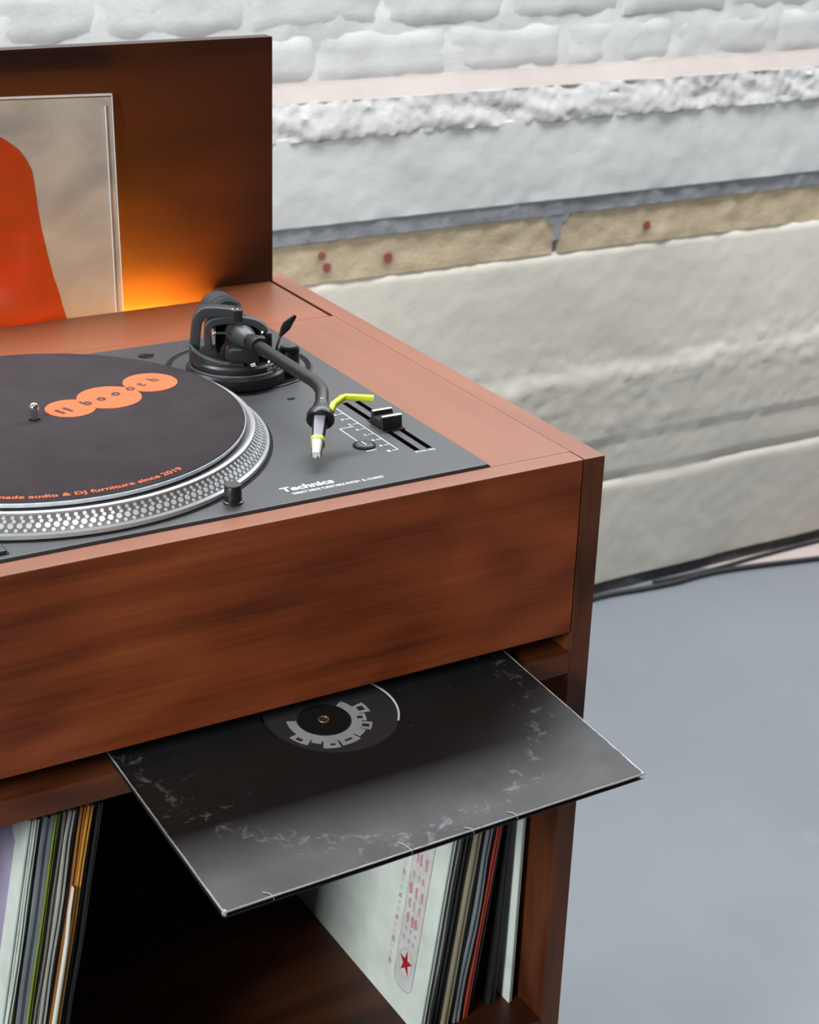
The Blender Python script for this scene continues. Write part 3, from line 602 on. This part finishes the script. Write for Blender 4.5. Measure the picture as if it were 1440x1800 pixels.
# collar, cartridge, stylus, finger lift
h0 = tp[-1]; tip = Vector((-0.2035, 0.0640, 0.0105)); hd = (tip - h0).normalized(); HL = (tip-h0).length
obj('locking_nut', lathe([(0.0040, -0.0030), (0.0056, -0.0018), (0.0068, 0.0030), (0.0094, 0.0085), (0.0102, 0.0110), (0.0102, 0.0140), (0.0096, 0.0148), (0, 0.0148)], h0, hd, n=40), M_BLK, arm, smooth=30)
obj('nut_pin', cyl(0.0011, h0 + Vector((0, 0, 0.0040)) + hd*0.001, h0 + Vector((0, 0, 0.0068)) + hd*0.001, 12), M_SIL, arm)
upn = (Vector((0, 0, 1)) - hd*hd.z).normalized()
cpath = [h0 + hd*(0.0140 + (HL-0.0165)*k/8) for k in range(9)]
cart = obj('cartridge_body', sweep(cpath, lambda s: rrect(0.0112-0.0044*s, 0.0104-0.0046*s, 0.40), upn), M_BLK, arm, smooth=45)
obj('cartridge_top', sweep([p + upn*(0.0040-0.0019*k/8) for k, p in enumerate(cpath[:8])], lambda s: rrect(0.0082-0.0026*s, 0.0030, 0.3), upn), plain('light_grey_plastic', (0.30, 0.305, 0.35), 0.45), cart, smooth=45)
ip = h0.lerp(tip, 0.70)
obj('stylus_band', sweep([ip - hd*0.0012, ip, ip + hd*0.0012], rrect(0.0098, 0.0122, 0.30), upn), M_YEL, cart, smooth=45)
obj('stylus_guard', sweep([p + upn*0.0012 for p in (ip + hd*0.001, h0.lerp(tip, 0.85), h0.lerp(tip, 0.97))], lambda s: rrect(0.0078-0.0022*s, 0.0088-0.0026*s, 0.3), upn), plain('white_plastic', (0.70, 0.71, 0.66), 0.35), cart, smooth=45)
obj('stylus', lathe([(0, 0.003), (0.0011, 0.0), (0.0012, -0.003), (0, -0.004)], tip - hd*0.001, hd, n=12), M_SIL, cart, smooth=45)
f0 = h0 + hd*0.0100 + Vector((0.0070, -0.0020, 0.0025)); 
g0, g1, g2 = Vector((-0.1722, 0.0975, 0.0340)), Vector((-0.1605, 0.1040, 0.0360)), Vector((-0.1412, 0.0945, 0.0350))
obj('finger_lift', sweep([f0, g0, g0.lerp(g1, 0.85), g1.lerp(g2, 0.08), g2], rrect(0.0050, 0.0044, 0.35), (0, 0, 1)), M_YEL, arm, smooth=40)

# ------------------------------------------------------------------ black sleeve lying on the shelf, half pulled out
sp = 0.078; S = 0.315; sth = 0.0042
sc_ = Vector((-0.2245, 0.0003, -0.1536)); syaw = math.radians(1.0)
MS = Matrix.Translation(sc_) @ Matrix.Rotation(sp, 4, 'X') @ Matrix.Rotation(syaw, 4, 'Z')     # local z = 0 is the upper face
t = NT('worn_black_card'); c = t.coords()
geo = t.n('ShaderNodeTexCoord'); sepx = t.n('ShaderNodeSeparateXYZ'); t.l(geo.outputs['Object'], sepx.inputs[0])
ax_ = t.math('ABSOLUTE', sepx.outputs[0]); ay_ = t.math('ABSOLUTE', sepx.outputs[1])
edge = t.math('MAXIMUM', ax_, ay_)
rr = t.math('SQRT', t.math('ADD', t.math('MULTIPLY', sepx.outputs[0], sepx.outputs[0]), t.math('MULTIPLY', sepx.outputs[1], sepx.outputs[1])))
ringw = t.n('ShaderNodeMapRange'); t.l(t.math('ABSOLUTE', t.math('SUBTRACT', rr, 0.146)), ringw.inputs[0]); ringw.inputs[1].default_value = 0.020; ringw.inputs[2].default_value = 0.0
nz_ = t.noise(c, 95, 5, 0.7, 0.6); nz2 = t.noise(c, 22, 4, 0.6)
thr = t.math('ADD', nz_, t.math('MULTIPLY', ringw.outputs[0], 0.16))
scuff = t.ramp(thr, [(0.66, (0, 0, 0)), (0.80, (0.6, 0.6, 0.6))])
em_ = t.n('ShaderNodeMapRange'); t.l(t.math('ADD', edge, t.math('MULTIPLY', nz_, 0.0022)), em_.inputs[0]); em_.inputs[1].default_value = 0.1574; em_.inputs[2].default_value = 0.1582
col = t.mix(scuff, (0.010, 0.010, 0.0105), (0.20, 0.20, 0.205))
t.base(t.mix(em_.outputs[0], col, (0.52, 0.51, 0.50)))
t.set(Roughness=t.math('MULTIPLY_ADD', nz2, 0.28, 0.34), Specular_IOR_Level=0.5)
t.bump(t.math('ADD', t.math('MULTIPLY', nz_, 0.3), nz2), 0.28, 0.0016); M_BLACKCARD = t.m
def holed_board(z0, z1, rh, warp=0.0):
    bm = NB(); n = 128; h = S/2
    def sq(a):
        cx, cy = math.cos(a), math.sin(a); k = h/max(abs(cx), abs(cy)); return (cx*k, cy*k)
    A = [2*math.pi*(k+0.0)/n for k in range(n)]
    rings = []
    for z in (z1, z0):
        inner = [bm.verts.new((rh*math.cos(a), rh*math.sin(a), z)) for a in A]
        lev = [inner]
        for s in (0.33, 0.66, 1.0):
            row = []
            for a in A:
                x, y = sq(a); xi, yi = rh*math.cos(a), rh*math.sin(a); px, py = xi+(x-xi)*s, yi+(y-yi)*s
                row.append(bm.verts.new((px, py, z + warp*(s**2)*(0.4*n3(px, py, 0.7, 9) + (0.0 if s < 1 else 0.25*n3(px, py, 2.7, 60))))))
            lev.append(row)
        rings.append(lev)
    for lev in rings:
        for p, q in zip(lev[:-1], lev[1:]):
            for k in range(n): bm.faces.new((p[k], p[(k+1) % n], q[(k+1) % n], q[k]))
    for idx in (0, 3):
        p, q = rings[0][idx], rings[1][idx]
        for k in range(n): bm.faces.new((p[k], p[(k+1) % n], q[(k+1) % n], q[k]))
    bmesh.ops.transform(bm, matrix=Matrix.Identity(4), verts=bm.verts)
    return bm
def place_local(o, m, parent):
    o.rotation_euler = m.to_euler(); return o
M_VINYL = plain('black_vinyl', (0.010, 0.010, 0.011), 0.25)
slv = empty('record_sleeve', sc_ + Vector((0, 0, -sth)))
tag(slv, 'worn black record sleeve with centre hole, lying half pulled out above the record shelf', 'record sleeve')
def sleeve_part(name, bm, matl, parent=slv, smooth=None):
    o = obj(name, bm, matl, parent, smooth, origin=(0, 0, 0))
    base_o = ORG[slv.name]
    o.location = (sc_ + Vector((0, 0, ZS)) - base_o) if parent is slv else Vector((0, 0, 0))
    if parent is slv: o.rotation_euler = MS.to_euler()
    return o
top = sleeve_part('front_card', holed_board(-0.0006, 0.0, 0.050, 0.0010), M_BLACKCARD, smooth=40)
bm = holed_board(-0.0040, -0.0034, 0.0500, 0.0006)
sleeve_part('back_card', bm, M_VINYL, smooth=40)
spine = box(-S/2, -S/2+0.0007, -S/2, S/2, -0.0040, 0.0)
sleeve_part('spine_fold', spine, M_VINYL)
OX, OY = -0.0080, -0.0065
sleeve_part('vinyl_disc', lathe([(0.0036, -0.0030), (0.150, -0.0030), (0.150, -0.0014), (0.0036, -0.0014), (0.0036, -0.0030)], (OX*0.4, OY*0.4, 0), n=96), M_VINYL)
M_LAB = plain('dark_label', (0.034, 0.034, 0.036), 0.42)
lab = sleeve_part('record_label', lathe([(0.0036, -0.0014), (0.0497, -0.0014), (0.0497, -0.00125), (0.0036, -0.00125), (0.0036, -0.0014)], (OX*0.4, OY*0.4, 0), n=72), M_LAB)
M_GREYINK = plain('pale_grey_ink', (0.36, 0.37, 0.37), 0.6)
# bold ring lettering on the label: ring plus blocky outward strokes
def ringseg(r0, r1, a0, a1, z0, z1, n=10, c=(OX, OY)):
    a0, a1 = math.radians(a0), math.radians(a1); pts = [(c[0]+r0*math.cos(a0+(a1-a0)*k/n), c[1]+r0*math.sin(a0+(a1-a0)*k/n)) for k in range(n+1)]
    pts += [(c[0]+r1*math.cos(a1+(a0-a1)*k/n), c[1]+r1*math.sin(a1+(a0-a1)*k/n)) for k in range(n+1)]
    return prism(pts, z0, z1)
sleeve_part('label_ring', ringseg(0.0195, 0.0262, 160, 395, -0.00125, -0.00112, 40), M_GREYINK)
for a0, a1, r1 in ((196, 222, 0.033), (224, 238, 0.029), (241, 262, 0.034), (265, 292, 0.033), (295, 312, 0.031), (314, 330, 0.034), (333, 350, 0.030), (352, 372, 0.035)):
    sleeve_part('ring_letter', ringseg(0.0258, r1, a0, a1, -0.00125, -0.00111, 6), M_GREYINK)
for a0, a1, r0, r1 in ((203, 212, 0.0285, 0.0315), (250, 257, 0.0290, 0.0310), (272, 284, 0.0275, 0.0295), (318, 325, 0.0270, 0.0320), (357, 367, 0.0275, 0.0325), (338, 345, 0.0235, 0.0275)):
    sleeve_part('letter_counter', ringseg(r0, r1, a0, a1, -0.00112, -0.00105, 5), M_LAB)
sleeve_part('centre_disc', lathe([(0.0036, -0.00112), (0.0185, -0.00112), (0.0185, -0.00108), (0.0036, -0.00108)], (OX, OY, 0), n=48), M_BLKM)
sleeve_part('spindle_hole', torus(0.0036, 0.0005, (OX, OY, -0.0010), n=24, k=6), plain('copper_rim', (0.35, 0.14, 0.07), 0.4, 0.3))
sleeve_part('inner_paper_edge', ringseg(0.0466, 0.0480, -38, 75, -0.0012, -0.0008, 30, (0.0015, -0.0005)), plain('white_paper', (0.72, 0.73, 0.72), 0.7))
M_SCUFF = plain('bare_card', (0.42, 0.41, 0.40), 0.85)
# bare paper showing along the worn edges, nicks and creases
def ragged(p, q, wmax, n, seed):
    bm = NB(); p = Vector(p); q = Vector(q); d = (q-p).normalized(); s = Vector((-d.y, d.x, 0)); a = []; b = []
    for k in range(n+1):
        x = p.lerp(q, k/n); ww = wmax*(0.25 + 0.75*max(0, fbm(k*0.11, seed, 1.0, 3, seed) + 0.35))
        a.append(bm.verts.new(x + Vector((0, 0, 0.0008)) - s*0.0003)); b.append(bm.verts.new(x + s*ww + Vector((0, 0, 0.0006))))
    c_ = [bm.verts.new(v.co + Vector((0, 0, -0.0007))) for v in a]
    for k in range(n):
        bm.faces.new((a[k], a[k+1], b[k+1], b[k])); bm.faces.new((a[k], c_[k], c_[k+1], a[k+1]))
    return bm
h = S/2
sleeve_part('worn_edge', ragged((-h, -h, 0), (h, -h, 0), 0.0007, 140, 3.0), M_SCUFF)
sleeve_part('worn_edge', ragged((-h, h, 0), (-h, -h, 0), 0.0007, 140, 8.0), M_SCUFF)
sleeve_part('worn_corner', lathe([(0, 0.0007), (0.0012, 0.0006), (0.0017, -0.001), (0.0012, -0.0032), (0, -0.0036)], (-h+0.0012, -h+0.0012, 0), n=12), M_SCUFF)
sleeve_part('worn_corner', lathe([(0, 0.0008), (0.0010, 0.0006), (0.0014, -0.0006), (0, -0.0009)], (h-0.0012, -h+0.0012, 0), n=10), M_SCUFF)
for x, ln in ((-0.028, 0.011), (0.018, 0.004), (0.052, 0.006), (-0.125, 0.006)):
    sleeve_part('edge_crease', sweep([Vector((x-0.004, -h+ln, 0.0006)), Vector((x-0.001, -h+ln*0.5, 0.0007)), Vector((x, -h-0.0004, 0.0006)), Vector((x+0.0005, -h-0.0004, -0.002))], rrect(0.0006, 0.0003)), M_SCUFF)

# ------------------------------------------------------------------ records standing in the compartment
CF = -0.508; LY = 0.030
M_CARD = {}
def card(name, col, edge=None, rough=0.5):
    if name not in M_CARD: M_CARD[name] = plain(name, col, rough, vary=0.10, vscale=35, bump=0.15)
    return M_CARD[name]
def standing(name, label, group, xr, slope, th, yf, face_m, edge_m, wob=0.0, nsub=2, h=0.315, cat='record'):
    """sleeve standing on its edge: two cards, a paper edge between; xr = right face at the floor"""
    e = empty(name, (xr - th/2, yf + 0.16, CF)); tag(e, label, cat, group)
    cs = 1/math.sqrt(1+slope*slope)
    def cardbm(a, b, hh, y0, sd):
        bm = NB(); n = 14; rows = []
        for k in range(n+1):
            z = hh*cs*k/n; dx = slope*z + wob*n3(k*0.35, sd, 1.3)*0.0016*min(1, k/4); dy = 0.0012*wob*n3(k*0.4, sd, 4.1)
            rows.append([bm.verts.new((xr+a+dx, y0+dy, CF+z)), bm.verts.new((xr+b+dx, y0+dy, CF+z)), bm.verts.new((xr+b+dx, yf+0.315, CF+z)), bm.verts.new((xr+a+dx, yf+0.315, CF+z))])
        for p, q in zip(rows[:-1], rows[1:]):
            for k in range(4): bm.faces.new((p[k], p[(k+1) % 4], q[(k+1) % 4], q[k]))
        bm.faces.new(rows[0][::-1]); bm.faces.new(rows[-1]); return bm
    g = th*0.30
    sd = random.random()*9
    obj('cover_card', cardbm(-th, -th+g, h, yf, sd), face_m, e, smooth=30)
    obj('cover_card', cardbm(-g, 0, h-0.0008, yf + random.uniform(0, 0.0012), sd+0.2), face_m, e, smooth=30)
    obj('inner_edge', cardbm(-th+g, -g, h-0.003, yf + 0.0006 + random.uniform(0, 0.002), sd+0.1), edge_m, e, smooth=30)
    return e
K_W = card('mint_white_card', (0.66, 0.73, 0.68)); K_CR = card('cream_board', (0.50, 0.47, 0.36)); K_GR = card('grey_card', (0.30, 0.31, 0.30))
K_BK = card('black_card', (0.018, 0.019, 0.020), rough=0.4); K_TAN = card('tan_card', (0.26, 0.235, 0.155)); K_RED = card('red_card', (0.42, 0.055, 0.035))
K_OR = card('orange_card', (0.45, 0.17, 0.030)); K_YEL = card('yellow_card', (0.62, 0.31, 0.035)); K_GRN = card('green_card', (0.24, 0.30, 0.030))
K_BLU = card('blue_grey_card', (0.20, 0.23, 0.25)); K_LG = card('light_grey_card', (0.40, 0.41, 0.38)); K_TAUPE = card('taupe_card', (0.20, 0.185, 0.16))
GR = 'records leaning against the right side panel'
star = standing('record', 'mint-white record sleeve printed with a red star and pink marks', GR, -0.1165, 0.130, 0.0042, LY, K_W, K_CR, 0.0)
standing('record', 'grey record sleeve right behind the mint-white star sleeve', GR, -0.1112, 0.130, 0.0050, LY+0.002, K_LG, K_GR, 1)
standing('record', 'black record sleeve between the grey and the tan edges', GR, -0.1045, 0.130, 0.0062, LY+0.001, K_BK, K_BK, 0.6)
standing('record', 'black record sleeve touching the left of the tan edge', GR, -0.0979, 0.130, 0.0060, LY+0.004, K_BK, K_BK, 0.6)
standing('record', 'tan-edged record sleeve between black sleeves', GR, -0.0924, 0.130, 0.0050, LY, K_TAN, K_TAN, 0.6)
standing('record', 'black record sleeve touching the right of the tan edge', GR, -0.0868, 0.130, 0.0050, LY+0.003, K_BK, K_BK, 0.8)
standing('record', 'grey-edged worn record sleeve left of the red one', GR, -0.0806, 0.130, 0.0055, LY+0.001, K_BLU, K_GR, 1.6)
standing('record', 'dark record sleeve squeezed against the red one', GR, -0.0764, 0.130, 0.0036, LY+0.004, K_BK, K_BK, 0.6)
standing('record', 'red record sleeve with a pale board edge', GR, -0.0718, 0.130, 0.0040, LY+0.002, K_RED, K_RED, 0.5)
standing('record', 'black record sleeve next to the right of the red one', GR, -0.0650, 0.120, 0.0060, LY+0.006, K_BK, K_BK, 0.5)
standing('record', 'black record sleeve standing left of the narrow white one', GR, -0.0410, 0.045, 0.0065, LY+0.006, K_BK, K_BK, 0.3)
standing('record', 'narrow mint-white record sleeve nearest the right side panel', GR, -0.0272, 0.012, 0.0036, LY+0.001, K_W, K_CR, 0.0)
GL = 'records leaning in the left of the compartment'
sl = 0.186; tz = 0.308
KX = 0.86
def left(label, xt, th, dy, f, e, wob=1.0): return standing('record', label, GL, -0.3823 + (xt+0.3823)*KX - sl*tz, sl, th*KX, LY+dy, f, e, wob)
left('black record sleeve with grey worn edge, rightmost of the left stack', -0.3823, 0.0040, 0.0, K_BK, K_TAUPE, 1.2)
left('black record sleeve between the grey-edged one and the yellow one', -0.3866, 0.0042, 0.003, K_BK, K_BK, 0.8)
left('bright yellow-orange record sleeve', -0.3910, 0.0042, 0.0, K_YEL, K_OR, 0.5)
wi = left('orange-brown record sleeve with white inner paper showing', -0.3953, 0.0046, 0.001, K_OR, K_OR, 0.6)
left('black record sleeve touching the left of the orange-brown one', -0.4002, 0.0042, 0.002, K_BK, K_BK, 0.8)
left('pale grey worn record sleeve left of two dark edges', -0.4046, 0.0052, 0.0, K_LG, K_TAUPE, 1.4)
left('taupe record sleeve between two grey edges', -0.4100, 0.0046, 0.001, K_TAUPE, K_TAUPE, 1.2)
left('dark scuffed record sleeve right of the green one', -0.4148, 0.0028, 0.002, K_BK, K_TAUPE, 1.6)
left('green-edged record sleeve in the left stack', -0.4178, 0.0034, 0.0, K_GRN, K_GRN, 0.5)
left('blue-grey record sleeve, thickest in the left stack', -0.4214, 0.0086, 0.001, K_BLU, K_BLU, 1.0)
left('black record sleeve with thin lime edge, left of the blue-grey one', -0.4302, 0.0046, 0.004, K_BK, K_GRN, 0.8)
left('cream record sleeve right beside the white and lilac one', -0.4350, 0.0036, 0.0, K_W, K_TAN, 0.8)
wl = left('white record sleeve with lilac printed panel, leftmost in view', -0.4388, 0.0040, 0.001, K_W, K_W, 0.0)
# prints on the leaning faces (left faces look towards -x)
def face_frame(xr, slope, th, yf):
    """origin at the lower front corner of the left face; x = backwards, y = up along the sleeve"""
    o = Vector((xr-th, yf, CF)); upd = Vector((slope, 0, 1)).normalized(); bk = Vector((0, 1, 0))
    nrm = upd.cross(bk); 
    nrm = Vector((-1, 0, slope)).normalized()
    m = Matrix((bk, upd, nrm)).transposed().to_4x4(); m.translation = o; return m
FS = face_frame(-0.1165, 0.130, 0.0042, LY)
M_PK = plain('faded_pink_ink', (0.50, 0.36, 0.38), 0.6, vscale=150); M_PKR = plain('pink_red_ink', (0.52, 0.27, 0.30), 0.6, vscale=150)
M_REDI = plain('red_ink', (0.40, 0.012, 0.015), 0.5); M_GRI = plain('grey_ink', (0.42, 0.42, 0.41), 0.6)
M_PKF = plain('pale_pink_panel', (0.60, 0.60, 0.59), 0.6)
def outline(poly, wdt, z0, z1, m):
    bm = NB(); n = len(poly); cx_ = sum(p[0] for p in poly)/n; cy_ = sum(p[1] for p in poly)/n; rings = []
    for k in range(n):
        p = Vector(poly[k]); a = Vector(poly[k-1]); b = Vector(poly[(k+1) % n]); d = (b-a).normalized(); nn_ = Vector((-d.y, d.x))
        rings.append((p, p + nn_*wdt))
    V1 = [[bm.verts.new(m @ Vector((q.x, q.y, z))) for q in r for z in (z0, z1)] for r in rings]
    for k in range(n):
        a, b = V1[k], V1[(k+1) % n]
        bm.faces.new((a[1], b[1], b[3], a[3])); bm.faces.new((a[0], b[0], b[1], a[1])); bm.faces.new((a[2], a[3], b[3], b[2]))
    return bm
def shifted(poly, dx, dy): return [(x+dx, y+dy) for x, y in poly]
def P(name, bm, m): return obj(name, bm, m, star)
PW, PH = 0.029, 0.215; px_, py_ = 0.0345, 0.132
P('print_panel', prism(shifted(rrect(PW, PH, 0.35), px_, py_), 0.0, 0.0002, FS), M_PKF)
P('print_outline', outline(shifted(rrect(PW, PH, 0.35), px_, py_), 0.0008, 0.0, 0.0004, FS), M_GRI)
sc0 = (px_, 0.050)
P('star_ring', outline([(sc0[0]+0.0105*math.cos(k*math.pi/16), sc0[1]+0.0135*math.sin(k*math.pi/16)) for k in range(32)], 0.0006, 0.0002, 0.0005, FS), M_GRI)
stp = []
for k in range(10):
    a = math.pi/2 + k*math.pi/5; r = 0.0098 if k % 2 == 0 else 0.0036; stp.append((sc0[0]+r*math.cos(a), sc0[1]+r*1.15*math.sin(a)))
P('red_star', prism(stp, 0.0002, 0.0006, FS), M_REDI)
random.seed(21)
for k, (yy, hh, mt) in enumerate(((0.071, 0.005, M_GRI), (0.080, 0.004, M_GRI), (0.090, 0.012, M_PKR), (0.104, 0.011, M_PK), (0.117, 0.013, M_PKR), (0.131, 0.008, M_PK), (0.148, 0.014, M_PKR), (0.166, 0.006, M_PK), (0.180, 0.014, M_PK), (0.198, 0.012, M_PK), (0.215, 0.012, M_PK))):
    for q in range(3):
        w0 = random.uniform(0.002, 0.0042); xo = px_ - 0.0085 + q*0.0072 + random.uniform(-0.001, 0.001)
        poly = [(xo, yy-hh*0.3+random.uniform(-0.002, 0.002)), (xo+w0, yy-hh*0.45), (xo+w0*1.5, yy+hh*0.25), (xo+w0*0.5, yy+hh*0.5)]
        P('ink_mark', prism(poly, 0.0002, 0.0005, FS), mt)
for k in range(26):
    y0 = 0.035 + k*0.0072; P('side_mark', prism([(0.0555, y0), (0.0600, y0), (0.0600, y0+random.uniform(0.003, 0.0062)), (0.0555, y0+0.005)], 0.0, 0.0003, FS), M_PKF if k % 3 else M_PK)
FL = face_frame(-0.3823 + (-0.4388+0.3823)*KX - sl*tz, sl, 0.0040*KX, LY+0.001)
obj('lilac_panel', prism([(0.020, 0.022), (0.30, 0.022), (0.30, 0.296), (0.029, 0.296), (0.020, 0.288)], 0, 0.0003, FL), plain('lilac_print', (0.40, 0.36, 0.52), 0.5, vary=0.08), wl)
# white inner paper bulging out of the orange-brown sleeve
xr = -0.3823 + (-0.3953+0.3823)*KX - sl*tz; pp = []
for k in range(13):
    z = 0.004 + 0.245*k/12; pp.append(Vector((xr - 0.0028 + sl*z, LY - 0.0035*math.sin(min(1, k/10)*math.pi*0.5 + (0.4 if k > 9 else 0)) * (1 if k < 11 else 0.3), CF+z)))
obj('inner_paper', sweep(pp, lambda s: rrect(0.0030*(1-0.8*s**4), 0.004, 0.3), (0, 1, 0)), card('white_inner_paper', (0.64, 0.65, 0.60)), wi, smooth=45)
